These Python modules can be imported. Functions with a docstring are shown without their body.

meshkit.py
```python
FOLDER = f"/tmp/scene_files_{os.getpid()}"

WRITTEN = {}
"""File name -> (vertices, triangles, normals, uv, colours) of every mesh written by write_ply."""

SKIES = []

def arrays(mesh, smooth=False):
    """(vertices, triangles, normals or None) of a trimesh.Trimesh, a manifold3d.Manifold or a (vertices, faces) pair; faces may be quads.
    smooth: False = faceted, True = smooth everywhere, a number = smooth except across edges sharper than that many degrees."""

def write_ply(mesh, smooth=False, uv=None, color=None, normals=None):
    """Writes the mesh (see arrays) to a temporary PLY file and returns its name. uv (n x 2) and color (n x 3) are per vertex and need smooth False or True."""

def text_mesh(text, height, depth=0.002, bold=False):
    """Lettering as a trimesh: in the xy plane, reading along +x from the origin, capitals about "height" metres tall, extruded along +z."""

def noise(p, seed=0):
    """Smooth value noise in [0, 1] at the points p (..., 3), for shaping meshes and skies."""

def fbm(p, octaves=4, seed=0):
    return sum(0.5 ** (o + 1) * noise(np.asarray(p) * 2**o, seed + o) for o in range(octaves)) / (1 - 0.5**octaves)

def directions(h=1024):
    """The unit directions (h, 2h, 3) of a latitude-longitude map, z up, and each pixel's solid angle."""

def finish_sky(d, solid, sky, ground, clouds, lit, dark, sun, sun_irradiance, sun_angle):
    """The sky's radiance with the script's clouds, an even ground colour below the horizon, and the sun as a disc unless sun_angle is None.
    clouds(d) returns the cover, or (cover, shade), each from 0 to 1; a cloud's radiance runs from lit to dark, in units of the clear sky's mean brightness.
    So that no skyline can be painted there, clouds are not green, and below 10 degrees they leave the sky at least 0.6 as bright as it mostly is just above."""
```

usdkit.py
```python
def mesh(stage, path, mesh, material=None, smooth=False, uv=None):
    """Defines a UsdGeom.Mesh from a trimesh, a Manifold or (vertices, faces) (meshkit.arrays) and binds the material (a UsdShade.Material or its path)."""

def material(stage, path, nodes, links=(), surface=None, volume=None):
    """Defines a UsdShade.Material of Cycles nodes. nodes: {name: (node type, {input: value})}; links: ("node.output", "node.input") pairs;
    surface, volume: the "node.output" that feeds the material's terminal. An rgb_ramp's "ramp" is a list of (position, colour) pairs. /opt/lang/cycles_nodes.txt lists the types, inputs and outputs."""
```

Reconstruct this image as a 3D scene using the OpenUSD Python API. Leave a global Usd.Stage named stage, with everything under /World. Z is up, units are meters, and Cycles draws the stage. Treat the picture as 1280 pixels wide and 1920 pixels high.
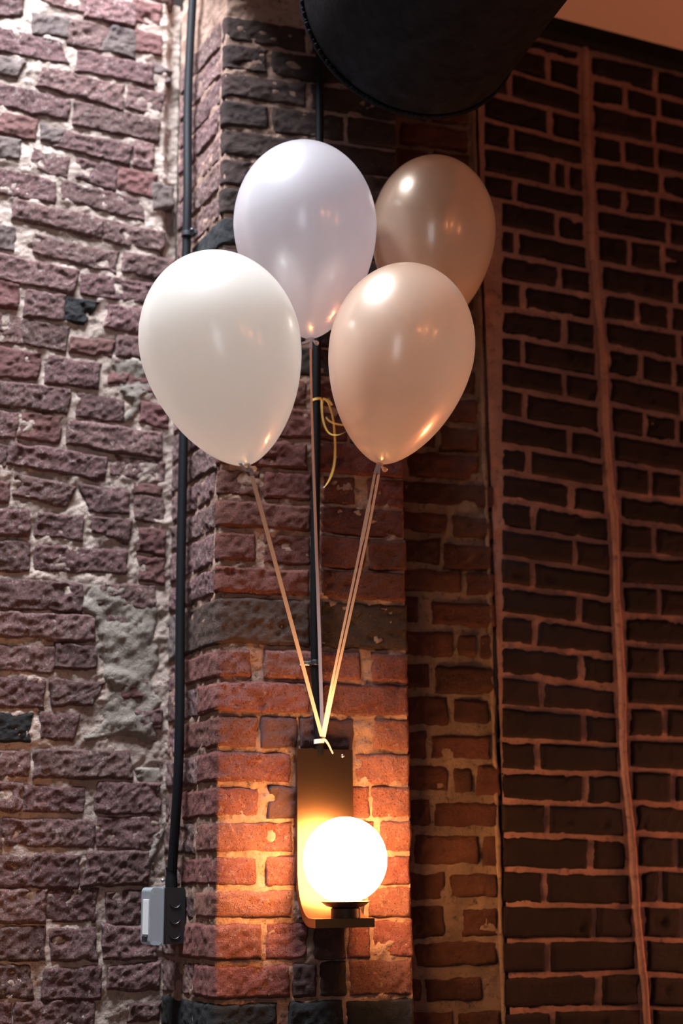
import math, random
import numpy as np
import trimesh
import shapely
from shapely.geometry import Polygon
import usdkit
from meshkit import fbm, noise
from pxr import Usd, UsdGeom, UsdLux, UsdShade, Gf, Sdf

rng = random.Random(7)
stage = Usd.Stage.CreateInMemory()
UsdGeom.SetStageUpAxis(stage, 'Z')
UsdGeom.SetStageMetersPerUnit(stage, 1.0)
world = UsdGeom.Xform.Define(stage, '/World')
stage.SetDefaultPrim(world.GetPrim())
UsdGeom.Scope.Define(stage, '/World/Looks')

# ------------------------------------------------------------------ camera
W_PX, H_PX, F_PX = 1280.0, 1920.0, 2700.0
PITCH, ROLL = math.atan(680.0 / F_PX), math.radians(0.5)
EYE = np.array([0.0, 0.0, 1.6])
FWD = np.array([0, math.cos(PITCH), math.sin(PITCH)])
R0, U0 = np.array([1.0, 0, 0]), np.array([0, -math.sin(PITCH), math.cos(PITCH)])
RGT = R0 * math.cos(ROLL) - U0 * math.sin(ROLL)
UPV = U0 * math.cos(ROLL) + R0 * math.sin(ROLL)
cam = UsdGeom.Camera.Define(stage, '/World/camera')
cam.CreateHorizontalApertureAttr(24.0)
cam.CreateVerticalApertureAttr(36.0)
cam.CreateFocalLengthAttr(24.0 * F_PX / W_PX)
cam.CreateFStopAttr(1.7)
cam.CreateFocusDistanceAttr(3.02)
cam.CreateClippingRangeAttr(Gf.Vec2f(0.05, 100))
cam.CreateExposureAttr(0.0)
m = Gf.Matrix4d(*[float(x) for x in (*RGT, 0, *UPV, 0, *(-FWD), 0, *EYE, 1)])
cam.AddTransformOp().Set(m)

# ------------------------------------------------------------------ lights
SKY_L, SKY_C = 172.0, (0.84, 0.91, 1.0)          # daylight through the roof light, upper left
GLOBE_E, GLOBE_C = 3.6, (19.0, 8.5, 2.9)        # the wall lamp's glowing globe
def rect_light(name, pos, target, w, h, power, color, along):
    l = UsdLux.RectLight.Define(stage, '/World/' + name)
    l.CreateWidthAttr(w); l.CreateHeightAttr(h); l.CreateIntensityAttr(power); l.CreateColorAttr(Gf.Vec3f(*color))
    p, t = np.array(pos, float), np.array(target, float)
    z = p - t; z /= np.linalg.norm(z)
    x = np.array([along[0], along[1], 0.0]); x -= z * (x @ z); x /= np.linalg.norm(x); y = np.cross(z, x)
    l.AddTransformOp().Set(Gf.Matrix4d(*[float(a) for a in (*x, 0, *y, 0, *z, 0, *p, 1)]))
def sphere_light(name, pos, radius, power, color):
    l = UsdLux.SphereLight.Define(stage, '/World/' + name)
    l.CreateRadiusAttr(radius); l.CreateIntensityAttr(power); l.CreateColorAttr(Gf.Vec3f(*color))
    l.AddTranslateOp().Set(Gf.Vec3d(*pos))
dome = UsdLux.DomeLight.Define(stage, '/World/ambient')
dome.CreateIntensityAttr(0.03); dome.CreateColorAttr(Gf.Vec3f(1.0, 0.86, 0.82))
WARM = (1.0, 0.34, 0.14)
sphere_light('far_wall_lamp', (1.85, 3.86, 1.45), 0.12, 150.0, WARM)
for i, (x, y, z) in enumerate([(1.3, 0.3, 3.3), (1.75, 0.55, 3.3), (2.3, 1.0, 3.2)]):
    sphere_light('pendant_lamp_%d' % i, (x, y, z), 0.045, 75.0, WARM)

# ------------------------------------------------------------------ helpers
def ray(px, py):
    d = FWD + RGT * ((px - 640.0) / F_PX) + UPV * ((960.0 - py) / F_PX)
    return d
def at(px, py, Y):                       # the point seen at the pixel, Y metres in front
    d = ray(px, py)
    return EYE + d * (Y / d[1])
class Plane:                             # a vertical wall plane
    def __init__(s, p, deg):
        a = math.radians(deg)
        s.p = np.array([p[0], p[1]]); s.t = np.array([math.sin(a), math.cos(a)])
        s.n = np.array([s.t[1], -s.t[0]])
        if s.n @ (-s.p) < 0: s.n = -s.n
    def hit(s, px, py, off=0.0):
        d = ray(px, py)
        k = ((s.p + s.n * off) @ s.n) / (d[:2] @ s.n)
        return EYE + d * k
    def sz(s, px, py):
        q = s.hit(px, py)
        return float((q[:2] - s.p) @ s.t), float(q[2])
    def P(s, u, z, off=0.0):
        u, z, off = np.broadcast_arrays(np.asarray(u, float), z, off)
        xy = s.p + u[..., None] * s.t + off[..., None] * s.n
        return np.concatenate([xy, z[..., None]], -1)

used = {}
def numbered(path):
    k = used.get(path, 0); used[path] = k + 1
    return path if k == 0 else '%s_%03d' % (path, k)
def tag(prim, label=None, cat=None, group=None, kind=None):
    prim = prim.GetPrim() if hasattr(prim, 'GetPrim') else prim
    for k, v in (('label', label), ('category', cat), ('group', group), ('kind', kind)):
        if v: prim.SetCustomDataByKey(k, v)
    return prim
def thing(name, label, cat, group=None, kind=None, loc=(0, 0, 0)):
    x = UsdGeom.Xform.Define(stage, numbered('/World/' + name))
    x.AddTranslateOp().Set(Gf.Vec3d(*[float(c) for c in loc]))
    tag(x, label, cat, group, kind)
    x.loc = np.array(loc, float)
    return x
def part(name, mesh, mat, parent, smooth=30, label=None, kind=None):
    base = str(parent.GetPath())
    loc = LOC.get(base.split('/')[2], np.zeros(3))
    if isinstance(mesh, trimesh.Trimesh):
        mesh = mesh.copy(); mesh.vertices = mesh.vertices - loc
    else:
        mesh = (np.asarray(mesh[0]) - loc, mesh[1])
    p = usdkit.mesh(stage, numbered(base + '/' + name), mesh, mat, smooth=smooth)
    tag(p, label, None, None, kind)
    return p
LOC = {}
def thing_at(name, label, cat, loc, **k):
    t = thing(name, label, cat, loc=loc, **k)
    LOC[str(t.GetPath()).split('/')[2]] = np.array(loc, float)
    return t
def cat_mesh(*ms): return trimesh.util.concatenate(list(ms))
def frame_matrix(o, x, y, z):
    M = np.eye(4); M[:3, 0], M[:3, 1], M[:3, 2], M[:3, 3] = x, y, z, o
    return M
def tube(points, radius, n=16, cap=True):
    p = np.asarray(points, float); N = len(p)
    r = np.broadcast_to(radius, (N,))
    tg = np.gradient(p, axis=0); tg /= np.linalg.norm(tg, axis=1)[:, None]
    ref = np.array([0.3, 1, 0.05]) if abs(tg[0] @ [0.3, 1, 0.05]) < 0.9 else np.array([1.0, 0, 0])
    V = []
    a = np.cross(tg[0], ref); a /= np.linalg.norm(a)
    ang = np.linspace(0, 2 * np.pi, n, endpoint=False)
    for i in range(N):
        a = a - tg[i] * (a @ tg[i]); a /= np.linalg.norm(a); b = np.cross(tg[i], a)
        V.append(p[i] + r[i] * (np.cos(ang)[:, None] * a + np.sin(ang)[:, None] * b))
    V = np.concatenate(V)
    F = []
    for i in range(N - 1):
        for j in range(n):
            a0, a1, b0, b1 = i * n + j, i * n + (j + 1) % n, (i + 1) * n + j, (i + 1) * n + (j + 1) % n
            F += [[a0, a1, b1], [a0, b1, b0]]
    if cap:
        V = np.vstack([V, p[0], p[-1]]); c0, c1 = N * n, N * n + 1
        for j in range(n):
            F += [[c0, (j + 1) % n, j], [c1, (N - 1) * n + j, (N - 1) * n + (j + 1) % n]]
    return trimesh.Trimesh(V, F, process=False)
def spline(pts, n=60):
    from scipy.interpolate import CubicSpline
    p = np.asarray(pts, float)
    t = np.r_[0, np.cumsum(np.linalg.norm(np.diff(p, axis=0), axis=1))]
    return CubicSpline(t, p)(np.linspace(0, t[-1], n))
def strip(points, width, side, thick=0.0006):
    """A flat ribbon along points; side: the direction of its width (one, or one per point)."""
    p = np.asarray(points, float); N = len(p)
    side = np.broadcast_to(np.asarray(side, float), (N, 3)).copy()
    width = np.broadcast_to(width, (N,))
    tg = np.gradient(p, axis=0); tg /= np.linalg.norm(tg, axis=1)[:, None]
    side -= tg * (side * tg).sum(1)[:, None]; side /= np.linalg.norm(side, axis=1)[:, None]
    nr = np.cross(tg, side)
    h = side * (width / 2)[:, None]; t = nr * (thick / 2)
    ring = np.stack([p - h - t, p + h - t, p + h + t, p - h + t], 1).reshape(-1, 3)
    F = []
    for i in range(N - 1):
        for j in range(4):
            a0, a1, b0, b1 = 4 * i + j, 4 * i + (j + 1) % 4, 4 * i + 4 + j, 4 * i + 4 + (j + 1) % 4
            F += [[a0, a1, b1], [a0, b1, b0]]
    e = 4 * (N - 1)
    F += [[0, 2, 1], [0, 3, 2], [e, e + 1, e + 2], [e, e + 2, e + 3]]
    return trimesh.Trimesh(ring, F, process=False)
def rbox(sx, sy, sz, r=0.003):
    """A box with chamfered edges centred on the origin."""
    pts = []
    for x in (-1, 1):
        for y in (-1, 1):
            for z in (-1, 1):
                c = np.array([x * (sx / 2), y * (sy / 2), z * (sz / 2)])
                for k in range(3):
                    o = np.array([x, y, z], float) * r; o[k] = 0
                    pts.append(c - o)
    return trimesh.Trimesh(np.array(pts), process=False).convex_hull
def lathe(profile, n=48):
    return trimesh.creation.revolve(np.asarray(profile, float), sections=n)

# ------------------------------------------------------------------ materials
def M(name, nodes, links, surface='p.BSDF'):
    return usdkit.material(stage, '/World/Looks/' + name, nodes, links, surface=surface)
def brick_material(name, a, b, dust, pit, dust_at=0.60, pit_at=0.36, vary=0.22, rough=0.92, bump=1.0, stain=None, hue=0.008):
    nodes = {
        'g': ('geometry', {}),
        'o': ('object_info', {}),
        'big': ('noise_texture', {'scale': 14.0, 'detail': 5.0, 'roughness': 0.6}),
        'mid': ('noise_texture', {'scale': 95.0, 'detail': 7.0, 'roughness': 0.78}),
        'fine': ('noise_texture', {'scale': 260.0, 'detail': 5.0, 'roughness': 0.75}),
        'tone': ('rgb_ramp', {'ramp': [(0.34, a), (0.66, b)]}),
        'dm': ('rgb_ramp', {'ramp': [(dust_at, (0, 0, 0)), (dust_at + 0.13, (1, 1, 1))]}),
        'pm': ('rgb_ramp', {'ramp': [(pit_at - 0.07, (1, 1, 1)), (pit_at + 0.03, (0, 0, 0))]}),
        'c1': ('mix', {'mix_type': 'mix', 'color2': dust}),
        'c2': ('mix', {'mix_type': 'mix', 'color2': pit}),
        'vr': ('map_range', {'from_min': 0.0, 'from_max': 1.0, 'to_min': 1 - vary, 'to_max': 1 + vary}),
        'wn': ('white_noise_texture', {'dimensions': '1D'}),
        'hr': ('map_range', {'from_min': 0.0, 'from_max': 1.0, 'to_min': 0.5 - hue, 'to_max': 0.5 + hue}),
        'hsv': ('hsv', {}),
        'bs': ('math', {'math_type': 'multiply', 'value2': 0.6}),
        'bsum': ('math', {'math_type': 'add'}),
        'bump': ('bump', {'strength': bump, 'distance': 0.02}),
        'p': ('principled_bsdf', {'roughness': rough, 'specular_ior_level': 0.25}),
    }
    links = [('g.position', 'big.vector'), ('g.position', 'mid.vector'), ('g.position', 'fine.vector'),
             ('big.fac', 'tone.fac'), ('tone.color', 'c1.color1'), ('mid.fac', 'dm.fac'), ('dm.color', 'c1.fac'),
             ('c1.color', 'c2.color1'), ('fine.fac', 'pm.fac'), ('pm.color', 'c2.fac'),
             ('o.random', 'vr.value'), ('o.random', 'wn.w'), ('wn.value', 'hr.value'), ('vr.result', 'hsv.value'), ('hr.result', 'hsv.hue'),
             ('c2.color', 'hsv.color'), ('hsv.color', 'p.base_color'),
             ('fine.fac', 'bs.value1'), ('mid.fac', 'bsum.value1'), ('bs.value', 'bsum.value2'), ('bsum.value', 'bump.height'), ('bump.normal', 'p.normal')]
    return M(name, nodes, links)
def mortar_material(name, a, b, dark, bump=0.8, at=0.42):
    nodes = {
        'g': ('geometry', {}),
        'big': ('noise_texture', {'scale': 9.0, 'detail': 5.0, 'roughness': 0.6}),
        'mid': ('noise_texture', {'scale': 60.0, 'detail': 6.0, 'roughness': 0.75}),
        'fine': ('noise_texture', {'scale': 260.0, 'detail': 4.0, 'roughness': 0.7}),
        'tone': ('rgb_ramp', {'ramp': [(0.35, a), (0.65, b)]}),
        'pm': ('rgb_ramp', {'ramp': [(at - 0.1, (1, 1, 1)), (at + 0.04, (0, 0, 0))]}),
        'c': ('mix', {'mix_type': 'mix', 'color2': dark}),
        'bs': ('math', {'math_type': 'multiply', 'value2': 0.5}),
        'bsum': ('math', {'math_type': 'add'}),
        'bump': ('bump', {'strength': bump, 'distance': 0.006}),
        'p': ('principled_bsdf', {'roughness': 0.95, 'specular_ior_level': 0.2}),
    }
    links = [('g.position', 'big.vector'), ('g.position', 'mid.vector'), ('g.position', 'fine.vector'), ('big.fac', 'tone.fac'),
             ('tone.color', 'c.color1'), ('mid.fac', 'pm.fac'), ('pm.color', 'c.fac'), ('c.color', 'p.base_color'),
             ('fine.fac', 'bs.value1'), ('mid.fac', 'bsum.value1'), ('bs.value', 'bsum.value2'), ('bsum.value', 'bump.height'), ('bump.normal', 'p.normal')]
    return M(name, nodes, links)
def plain(name, color, rough=0.5, metal=0.0, bump=0.0, scale=150.0, **k):
    nodes = {'p': ('principled_bsdf', {'base_color': color, 'roughness': rough, 'metallic': metal, **k})}
    links = []
    if bump:
        nodes |= {'g': ('geometry', {}), 'n': ('noise_texture', {'scale': scale, 'detail': 4.0}), 'b': ('bump', {'strength': bump, 'distance': 0.002})}
        links = [('g.position', 'n.vector'), ('n.fac', 'b.height'), ('b.normal', 'p.normal')]
    return M(name, nodes, links)

B_PLUM = brick_material('brick_plum', (0.175, 0.084, 0.080), (0.29, 0.155, 0.145), (0.52, 0.41, 0.38), (0.035, 0.02, 0.02), dust_at=0.53, pit_at=0.43)
B_RED = brick_material('brick_red', (0.205, 0.086, 0.077), (0.30, 0.142, 0.127), (0.5, 0.37, 0.33), (0.04, 0.02, 0.018), dust_at=0.58)
B_GREY = brick_material('brick_grey', (0.165, 0.115, 0.108), (0.265, 0.195, 0.178), (0.4, 0.34, 0.3), (0.04, 0.03, 0.03))
B_DARK = brick_material('brick_black', (0.022, 0.021, 0.023), (0.045, 0.043, 0.045), (0.2, 0.19, 0.19), (0.008, 0.008, 0.009), dust_at=0.64)
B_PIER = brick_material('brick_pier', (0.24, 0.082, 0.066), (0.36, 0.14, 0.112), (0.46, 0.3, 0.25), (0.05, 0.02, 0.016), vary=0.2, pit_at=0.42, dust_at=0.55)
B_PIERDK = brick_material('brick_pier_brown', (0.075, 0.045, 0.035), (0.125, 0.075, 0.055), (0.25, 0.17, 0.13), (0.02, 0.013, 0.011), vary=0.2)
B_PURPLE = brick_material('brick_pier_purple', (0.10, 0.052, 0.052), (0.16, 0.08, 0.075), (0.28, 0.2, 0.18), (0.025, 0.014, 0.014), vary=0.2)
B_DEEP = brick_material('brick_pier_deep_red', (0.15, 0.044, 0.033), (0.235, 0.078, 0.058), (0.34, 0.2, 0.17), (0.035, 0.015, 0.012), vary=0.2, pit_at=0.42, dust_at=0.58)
B_SHADED = brick_material('brick_pier_shaded', (0.050, 0.028, 0.024), (0.09, 0.050, 0.042), (0.26, 0.2, 0.18), (0.015, 0.011, 0.011), vary=0.2)  # shade on the upper pier front, put into a darker brick colour
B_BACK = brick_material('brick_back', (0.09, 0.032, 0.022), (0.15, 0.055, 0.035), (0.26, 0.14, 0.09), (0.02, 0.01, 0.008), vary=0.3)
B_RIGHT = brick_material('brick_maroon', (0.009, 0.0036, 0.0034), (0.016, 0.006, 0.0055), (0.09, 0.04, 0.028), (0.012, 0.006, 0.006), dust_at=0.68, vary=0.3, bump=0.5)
MO_LEFT = mortar_material('mortar_left', (0.34, 0.26, 0.22), (0.50, 0.39, 0.335), (0.11, 0.085, 0.075), bump=1.0)
MO_PIER = mortar_material('mortar_pier', (0.24, 0.15, 0.115), (0.36, 0.225, 0.17), (0.07, 0.045, 0.035))
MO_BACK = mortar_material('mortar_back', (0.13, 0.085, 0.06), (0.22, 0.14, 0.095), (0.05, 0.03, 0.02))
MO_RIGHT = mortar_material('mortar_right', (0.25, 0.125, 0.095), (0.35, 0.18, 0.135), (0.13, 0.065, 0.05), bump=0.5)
CEMENT = mortar_material('grey_cement', (0.20, 0.165, 0.14), (0.31, 0.26, 0.22), (0.09, 0.075, 0.065), bump=1.0)

# ------------------------------------------------------------------ the wall planes
YA = 3.17
ARRIS = at(405, 1640, YA)[:2]
PIER = Plane(ARRIS, 73.5)
_d = np.array([math.sin(math.radians(-28)), math.cos(math.radians(-28))])
REVEAL = Plane(ARRIS, -28)                      # u grows away from the arris, into the corner
def meet(plane, px):
    q = plane.hit(px, 1640); return q[:2]
CORNER = meet(REVEAL, 309)
REVEAL_L = float(np.linalg.norm(CORNER - ARRIS))
LEFT = Plane(CORNER, 64.0)                      # u negative to the left
PIER_R = meet(PIER, 771); PIER_W = float(np.linalg.norm(PIER_R - ARRIS))
BACK0 = PIER_R - PIER.n * 0.09
BACK = Plane(BACK0, 73.5)
RJ = meet(BACK, 938)
RIGHT = Plane(RJ, 66.5)
BACK_W = float(np.linalg.norm(RJ - BACK0))
Z_CEIL = RIGHT.sz(1150, 76)[1]

_c = LEFT.P(-0.78, 5.3, 0.64)                   # the strip of roof light lies along the top of the left wall
rect_light('roof_light', _c, _c - [0, 0, 5.3], 1.1, 0.85, SKY_L, SKY_C, LEFT.t)
rect_light('room_window', (-0.5, -3.6, 3.0), (0.0, 3.0, 2.4), 1.1, 1.6, 3.2, (0.82, 0.90, 1.0), (1.0, 0.0))

# ------------------------------------------------------------------ brick builder
def brick_mesh(base, nrm, wid, hei, cell, proud, rough, rnd, warp, seed, closed_depth=0.03):
    """base (N,M,3): points of the face; nrm (N,M,3) outward; wid, hei in metres. Rounded rim, worn edge, rough face, sides running back into the mortar."""
    N, Mm = base.shape[:2]
    u = np.linspace(0, 1, N)[:, None] * wid; v = np.linspace(0, 1, Mm)[None, :] * hei
    du = np.minimum(u, wid - u) + 0 * v; dv = np.minimum(v, hei - v) + 0 * u
    off = np.array([rng.random() * 50, rng.random() * 50, rng.random() * 50])
    q = base + off
    r1 = rnd * (0.6 + 0.9 * fbm(q * 30, 2, seed))
    k1, k2 = np.clip(1 - du / r1, 0, 1), np.clip(1 - dv / r1, 0, 1)
    k = np.clip(np.sqrt(k1 ** 2 + k2 ** 2), 0, 1)
    drop = r1 * (1 - np.sqrt(1 - k ** 2 * 0.999))
    h = proud + rough * 1.5 * (fbm(q * 30, 4, seed + 3) - 0.5) + rough * 1.9 * (fbm(q * 80, 3, seed + 5) - 0.5)
    chip = np.clip(fbm(q * 22, 2, seed + 9) - 0.66, 0, 1) * rough * 9
    h = h - drop - chip
    tu = (base[-1:, :] - base[:1, :]); tu /= np.linalg.norm(tu, axis=-1, keepdims=True)
    tz = np.array([0, 0, 1.0])
    wu = (fbm(q * 24, 3, seed + 11) - 0.5) * 2 * warp; wv = (fbm(q * 24, 3, seed + 13) - 0.5) * 2 * warp
    along = np.gradient(base, axis=0); along /= np.maximum(np.linalg.norm(along, axis=-1, keepdims=True), 1e-9)
    P = base + along * wu[..., None] + tz * wv[..., None] + nrm * h[..., None]
    # skirt
    ring = [(i, 0) for i in range(N)] + [(N - 1, j) for j in range(1, Mm)] + [(i, Mm - 1) for i in range(N - 2, -1, -1)] + [(0, j) for j in range(Mm - 2, 0, -1)]
    rp = np.array([base[i, j] + along[i, j] * wu[i, j] + tz * wv[i, j] - nrm[i, j] * closed_depth for i, j in ring])
    V = np.vstack([P.reshape(-1, 3), rp, rp.mean(0)])
    idx = np.arange(N * Mm).reshape(N, Mm)
    a, b, c, d = idx[:-1, :-1].ravel(), idx[1:, :-1].ravel(), idx[1:, 1:].ravel(), idx[:-1, 1:].ravel()
    F = [np.stack([a, b, c], 1), np.stack([a, c, d], 1)]
    rt = np.array([i * Mm + j for i, j in ring]); n = len(ring); rb = N * Mm + np.arange(n)
    nx = np.roll(np.arange(n), -1)
    F += [np.stack([rt, rb, rb[nx]], 1), np.stack([rt, rb[nx], rt[nx]], 1)]
    F += [np.stack([np.full(n, N * Mm + n), rb[nx], rb], 1)]
    return V, np.vstack(F)
count_bricks = 0
def quad_brick(parent, plane, uz, mat, cell=0.0045, proud=0.006, rough=0.0022, rnd=0.009, warp=0.003, grow=0.002):
    """uz: TL, TR, BR, BL as (u, z) on the plane."""
    global count_bricks
    count_bricks += 1
    (tl, tr, br, bl) = [np.array(c, float) for c in uz]
    tl += (-grow, grow); tr += (grow, grow); br += (grow, -grow); bl += (-grow, -grow)
    wid = 0.5 * (np.linalg.norm(tr - tl) + np.linalg.norm(br - bl)); hei = 0.5 * (np.linalg.norm(tl - bl) + np.linalg.norm(tr - br))
    N, Mm = max(4, int(wid / cell)), max(4, int(hei / cell))
    a = np.linspace(0, 1, N)[:, None, None]; b = np.linspace(0, 1, Mm)[None, :, None]
    g = (bl * (1 - a) + br * a) * (1 - b) + (tl * (1 - a) + tr * a) * b
    base = plane.P(g[..., 0], g[..., 1])
    nrm = np.broadcast_to(np.array([*plane.n, 0.0]), base.shape)
    v, f = brick_mesh(base, nrm, wid, hei, cell, proud + rng.uniform(-1, 1) * 0.0025, rough, rnd, warp, rng.randrange(1000))
    e1 = base[-1, 0] - base[0, 0]
    if np.cross(e1, [0, 0, 1]) @ nrm[0, 0] < 0: f = f[:, ::-1]
    return part('brick', (v, f), mat, parent, smooth=True)
def px_brick(parent, plane, quad, mat, **k):
    return quad_brick(parent, plane, [plane.sz(*q) for q in quad], mat, **k)
def corner_brick(parent, lrev, lfront, z0, z1, mat, cell=0.0045, proud=0.006, rough=0.0022, rnd=0.009, warp=0.003, arris_r=0.007):
    """A brick that wraps the pier's arris: lrev metres on the reveal, lfront on the front."""
    nr, nf = max(3, int(lrev / cell)), max(3, int(lfront / cell))
    pts, nrm = [], []
    na, nb = np.array([*REVEAL.n, 0]), np.array([*PIER.n, 0])
    for s in np.linspace(lrev, arris_r, nr): pts.append(REVEAL.P(s, 0.0)); nrm.append(na)
    for w in np.linspace(0.2, 0.8, 4):
        A, C, B = REVEAL.P(arris_r, 0.0), REVEAL.P(0.0, 0.0), PIER.P(arris_r, 0.0)
        pts.append((1 - w) ** 2 * A + 2 * w * (1 - w) * C + w * w * B); n_ = na * (1 - w) + nb * w; nrm.append(n_ / np.linalg.norm(n_))
    for s in np.linspace(arris_r, lfront, nf): pts.append(PIER.P(s, 0.0)); nrm.append(nb)
    pts, nrm = np.array(pts), np.array(nrm)
    Mm = max(4, int((z1 - z0) / cell))
    base = np.repeat(pts[:, None, :], Mm, 1); base[..., 2] = np.linspace(z0, z1, Mm)[None, :]
    nn = np.repeat(nrm[:, None, :], Mm, 1)
    v, f = brick_mesh(base, nn, lrev + lfront, z1 - z0, cell, proud + rng.uniform(-1, 1) * 0.002, rough, rnd, warp, rng.randrange(1000))
    if np.cross(base[-1, 0] - base[-5, 0], [0, 0, 1]) @ nb < 0: f = f[:, ::-1]
    return part('brick', (v, f), mat, parent, smooth=True)
def mortar_sheet(parent, path_fn, u0, u1, z0, z1, mat, cell=0.007, depth=-0.004, amp=0.004, freq=25, name='mortar', seed=1, extra=None):
    """path_fn(u, z, off) -> point. A rough bed behind the bricks with a back so that it is a solid."""
    nu, nz = int((u1 - u0) / cell) + 2, int((z1 - z0) / cell) + 2
    U, Z = np.meshgrid(np.linspace(u0, u1, nu), np.linspace(z0, z1, nz), indexing='ij')
    q = path_fn(U, Z, 0.0)
    h = depth + amp * 2 * (fbm(q * freq, 4, seed) - 0.5) + amp * 0.7 * (fbm(q * 110, 2, seed + 2) - 0.5)
    if extra is not None: h = h + extra(U, Z, q)
    V = path_fn(U, Z, h).reshape(-1, 3)
    idx = np.arange(nu * nz).reshape(nu, nz)
    a, b, c, d = idx[:-1, :-1].ravel(), idx[1:, :-1].ravel(), idx[1:, 1:].ravel(), idx[:-1, 1:].ravel()
    F = np.vstack([np.stack([a, b, c], 1), np.stack([a, c, d], 1)])
    m0 = trimesh.Trimesh(V, F, process=False)
    n = path_fn(np.array(0.5 * (u0 + u1)), np.array(0.5 * (z0 + z1)), np.array(1.0)) - path_fn(np.array(0.5 * (u0 + u1)), np.array(0.5 * (z0 + z1)), np.array(0.0))
    if m0.face_normals[0] @ n < 0: F = F[:, ::-1]
    return part(name, (V, F), mat, parent, smooth=True)
def wall_core(parent, a, b, thick, z0, z1, n, mat, back=0.025):
    """The masonry body behind the facing."""
    n3 = np.array([*n, 0]); a3, b3 = np.array([*a, 0]), np.array([*b, 0])
    pts = []
    for p in (a3, b3):
        for o in (-back, -thick):
            for z in (z0, z1): pts.append(p + n3 * o + np.array([0, 0, z]))
    return part('masonry_core', trimesh.Trimesh(np.array(pts)).convex_hull, mat, parent, smooth=False)

# ================================================================== WALL LEFT
wl = thing('wall_left', 'old plum-red brick wall with uneven pale mortar left of the pier', 'wall', kind='structure')
S = 440 / 1280.0
def cq(y0, *quads):
    return [[(x * S, y * S + y0) for x, y in q] for q in quads]
LB = []     # (quad px, material)
def add(y0, mat, *pts):
    LB.append(([(pts[i] * S, pts[i + 1] * S + y0) for i in (0, 2, 4, 6)], mat))
P_, R_, G_, D_ = B_PLUM, B_RED, B_GREY, B_DARK
for r in [
 (P_, -80,-70,125,-20,112,90,-80,95), (P_, 215,-70,468,-10,460,78,222,15), (P_, 475,-20,725,30,722,150,465,98), (R_, 735,10,872,40,864,150,728,118),
 (G_, 180,85,360,105,372,212,178,192), (P_, 352,98,640,180,560,290,368,240), (G_, 612,150,725,185,728,322,545,278), (R_, 735,165,872,205,878,310,735,288),
 (P_, -90,142,325,240,368,352,-90,268), (P_, 425,290,830,365,832,470,412,392), (G_, 838,345,935,400,925,450,842,470),
 (G_, -90,295,130,355,78,420,-90,378), (P_, 235,380,662,478,655,602,202,465), (P_, 700,475,888,520,862,640,688,590),
 (P_, -90,440,372,558,366,660,-90,562), (P_, 408,565,858,665,856,772,400,688),
 (R_, -90,600,192,660,190,762,-90,712), (G_, 225,690,352,722,300,788,230,772), (P_, 352,730,712,800,692,902,286,798), (P_, 738,780,826,802,820,942,732,902),
 (G_, -90,740,100,782,96,872,-90,848), (P_, 188,815,366,870,360,978,162,915), (P_, 422,868,628,925,622,1048,408,972), (R_, 645,920,850,965,822,1085,643,1040),
 (P_, -90,910,298,995,290,1112,-90,1045), (P_, 342,1000,770,1100,782,1212,332,1088), (G_, 820,1010,935,1035,930,1130,840,1150),
 (P_, 85,1105,547,1195,540,1302,66,1188), (P_, 562,1205,892,1275,882,1382,562,1312),
 (G_, -90,1220,76,1250,72,1368,-90,1342), (P_, 182,1285,636,1385,622,1492,178,1378), (P_, 680,1386,942,1421,936,1532,668,1486),
]: add(0, *r)
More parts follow.
